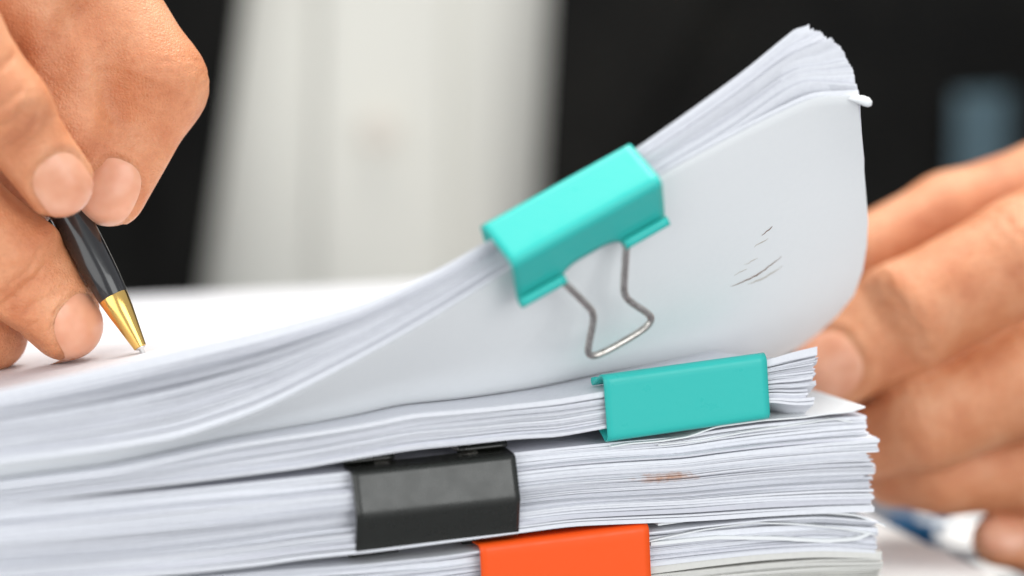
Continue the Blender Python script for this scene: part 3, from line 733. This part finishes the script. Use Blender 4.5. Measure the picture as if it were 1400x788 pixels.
def ang_at(px, py):                            # angle on the torso where a pixel's ray meets it
    d = ray(px, py); ts = np.linspace(600, 1100, 2000); P = CAM[None] + d[None] * ts[:, None]
    e = ((P[:, 0] - TX) / 229) ** 2 + ((P[:, 1] - TY) / 120) ** 2 - 1; i = np.argmax(e < 0); return math.atan2((P[i, 1] - TY) / 120, (P[i, 0] - TX) / 229) % (2 * math.pi), P[i, 2]
aL0, zL0 = ang_at(338, 0); aL1, zL1 = ang_at(284, 400); aR0, zR0 = ang_at(752, 0); aR1, zR1 = ang_at(735, 300)
def lerp_ang(z, za, a, zb, b): return a + (b - a) * (z - za) / (zb - za)
def edgeL(z): return (math.pi * .93, max(math.pi * 1.05, lerp_ang(max(min(z, 200), -110), zL0, aL0, zL1, aL1)))
def edgeR(z): return (min(math.pi * 1.95, lerp_ang(max(min(z, 200), -110), zR0, aR0, zR1, aR1)), math.pi * 2.07)
jl = ell_shell('jacket_front', TX, TY, 234, 124, -118, 320, 0, 0, M_suit, person, fold=1.5, edge=edgeL, seed=4, thick=4)
jr = ell_shell('jacket_front', TX, TY, 234, 124, -118, 320, 0, 0, M_suit, person, fold=1.5, edge=edgeR, seed=5, thick=4)
ell_shell('jacket_back', TX, TY, 234, 128, -118, 320, 0.05, math.pi * .95, M_suit, person, fold=1.2, seed=6, thick=4)
def edgeLL(z): h_ = edgeL(z)[1]; return (h_ - .42 * max(0.15, min(1, (z + 60) / 200)), h_ + .004)
def edgeRL(z): l_ = edgeR(z)[0]; return (l_ - .004, l_ + .42 * max(0.15, min(1, (z + 60) / 200)))
ell_shell('lapel', TX, TY, 242, 132, -60, 320, 0, 0, M_suit, jl, fold=.6, edge=edgeLL, seed=7, nth=20, thick=3)
ell_shell('lapel', TX, TY, 242, 132, -60, 320, 0, 0, M_suit, jr, fold=.6, edge=edgeRL, seed=8, nth=20, thick=3)
aP, zP = ang_at(520, 180)
ell_shell('placket', TX, TY, 224.5, 114.5, -112, 325, aP - .10, aP + .10, M_shirt, shirt, fold=1.7, seed=3, nth=10, thick=1.2)
for kz in (-2, -1, 0, 1, 2, 3):
    z = zP + kz * 85
    if z < -100: continue
    c0 = np.array([TX + 229 * math.cos(aP), TY + 118 * math.sin(aP), z]); nn = nrm([math.cos(aP) / 229, math.sin(aP) / 120, 0])
    vv, ff = lathe(c0 - nn * .5, c0 + nn * 3, [(0, 5.4), (1.4, 5.6), (2.0, 5.2), (1.6, 4.0), (1.5, 0.3)], 24); mesh_obj('button', vv, ff, M_button, shirt)
for (s_, e_, w_, dd) in ((shR, elR, wristR, 0), (shL, elL, wristL, 1)):
    P = smooth_path([s_ + Z * 10, s_ * .5 + e_ * .5, e_, e_ * .5 + w_ * .5, e_ * .1 + w_ * .9], it=3)
    rr = np.interp(np.linspace(0, 1, len(P)), [0, .5, 1], [66, 56, 38]) + 1.6 * np.sin(np.arange(len(P)) * 1.3)
    vv, ff = tube(P, rr, 36); mesh_obj('sleeve', vv, ff[:-2], M_suit, person).modifiers.new('thick', 'SOLIDIFY').thickness = .003
    P = np.array([e_ * .16 + w_ * .84, e_ * .04 + w_ * .96]); vv, ff = tube(P, 34., 36); mesh_obj('shirt_cuff', vv, ff[:-2], M_shirt, person).modifiers.new('thick', 'SOLIDIFY').thickness = .002
# blue-grey satin strip showing on the dark jacket
aS, zS = ang_at(1312, 190)
aS0, zS0 = ang_at(1285, 275); aS1, zS1 = ang_at(1330, 100)
def edgeS(z):
    c_ = aS; return (c_ - .055, c_ + .055)
print('strip', aS, zS, aL0, aR0)
ell_shell('satin_lining', TX, TY, 239, 129, zS - 40, zS + 16, 0, 0, M_lining, jr, edge=edgeS, nth=10, nz=14, thick=1)
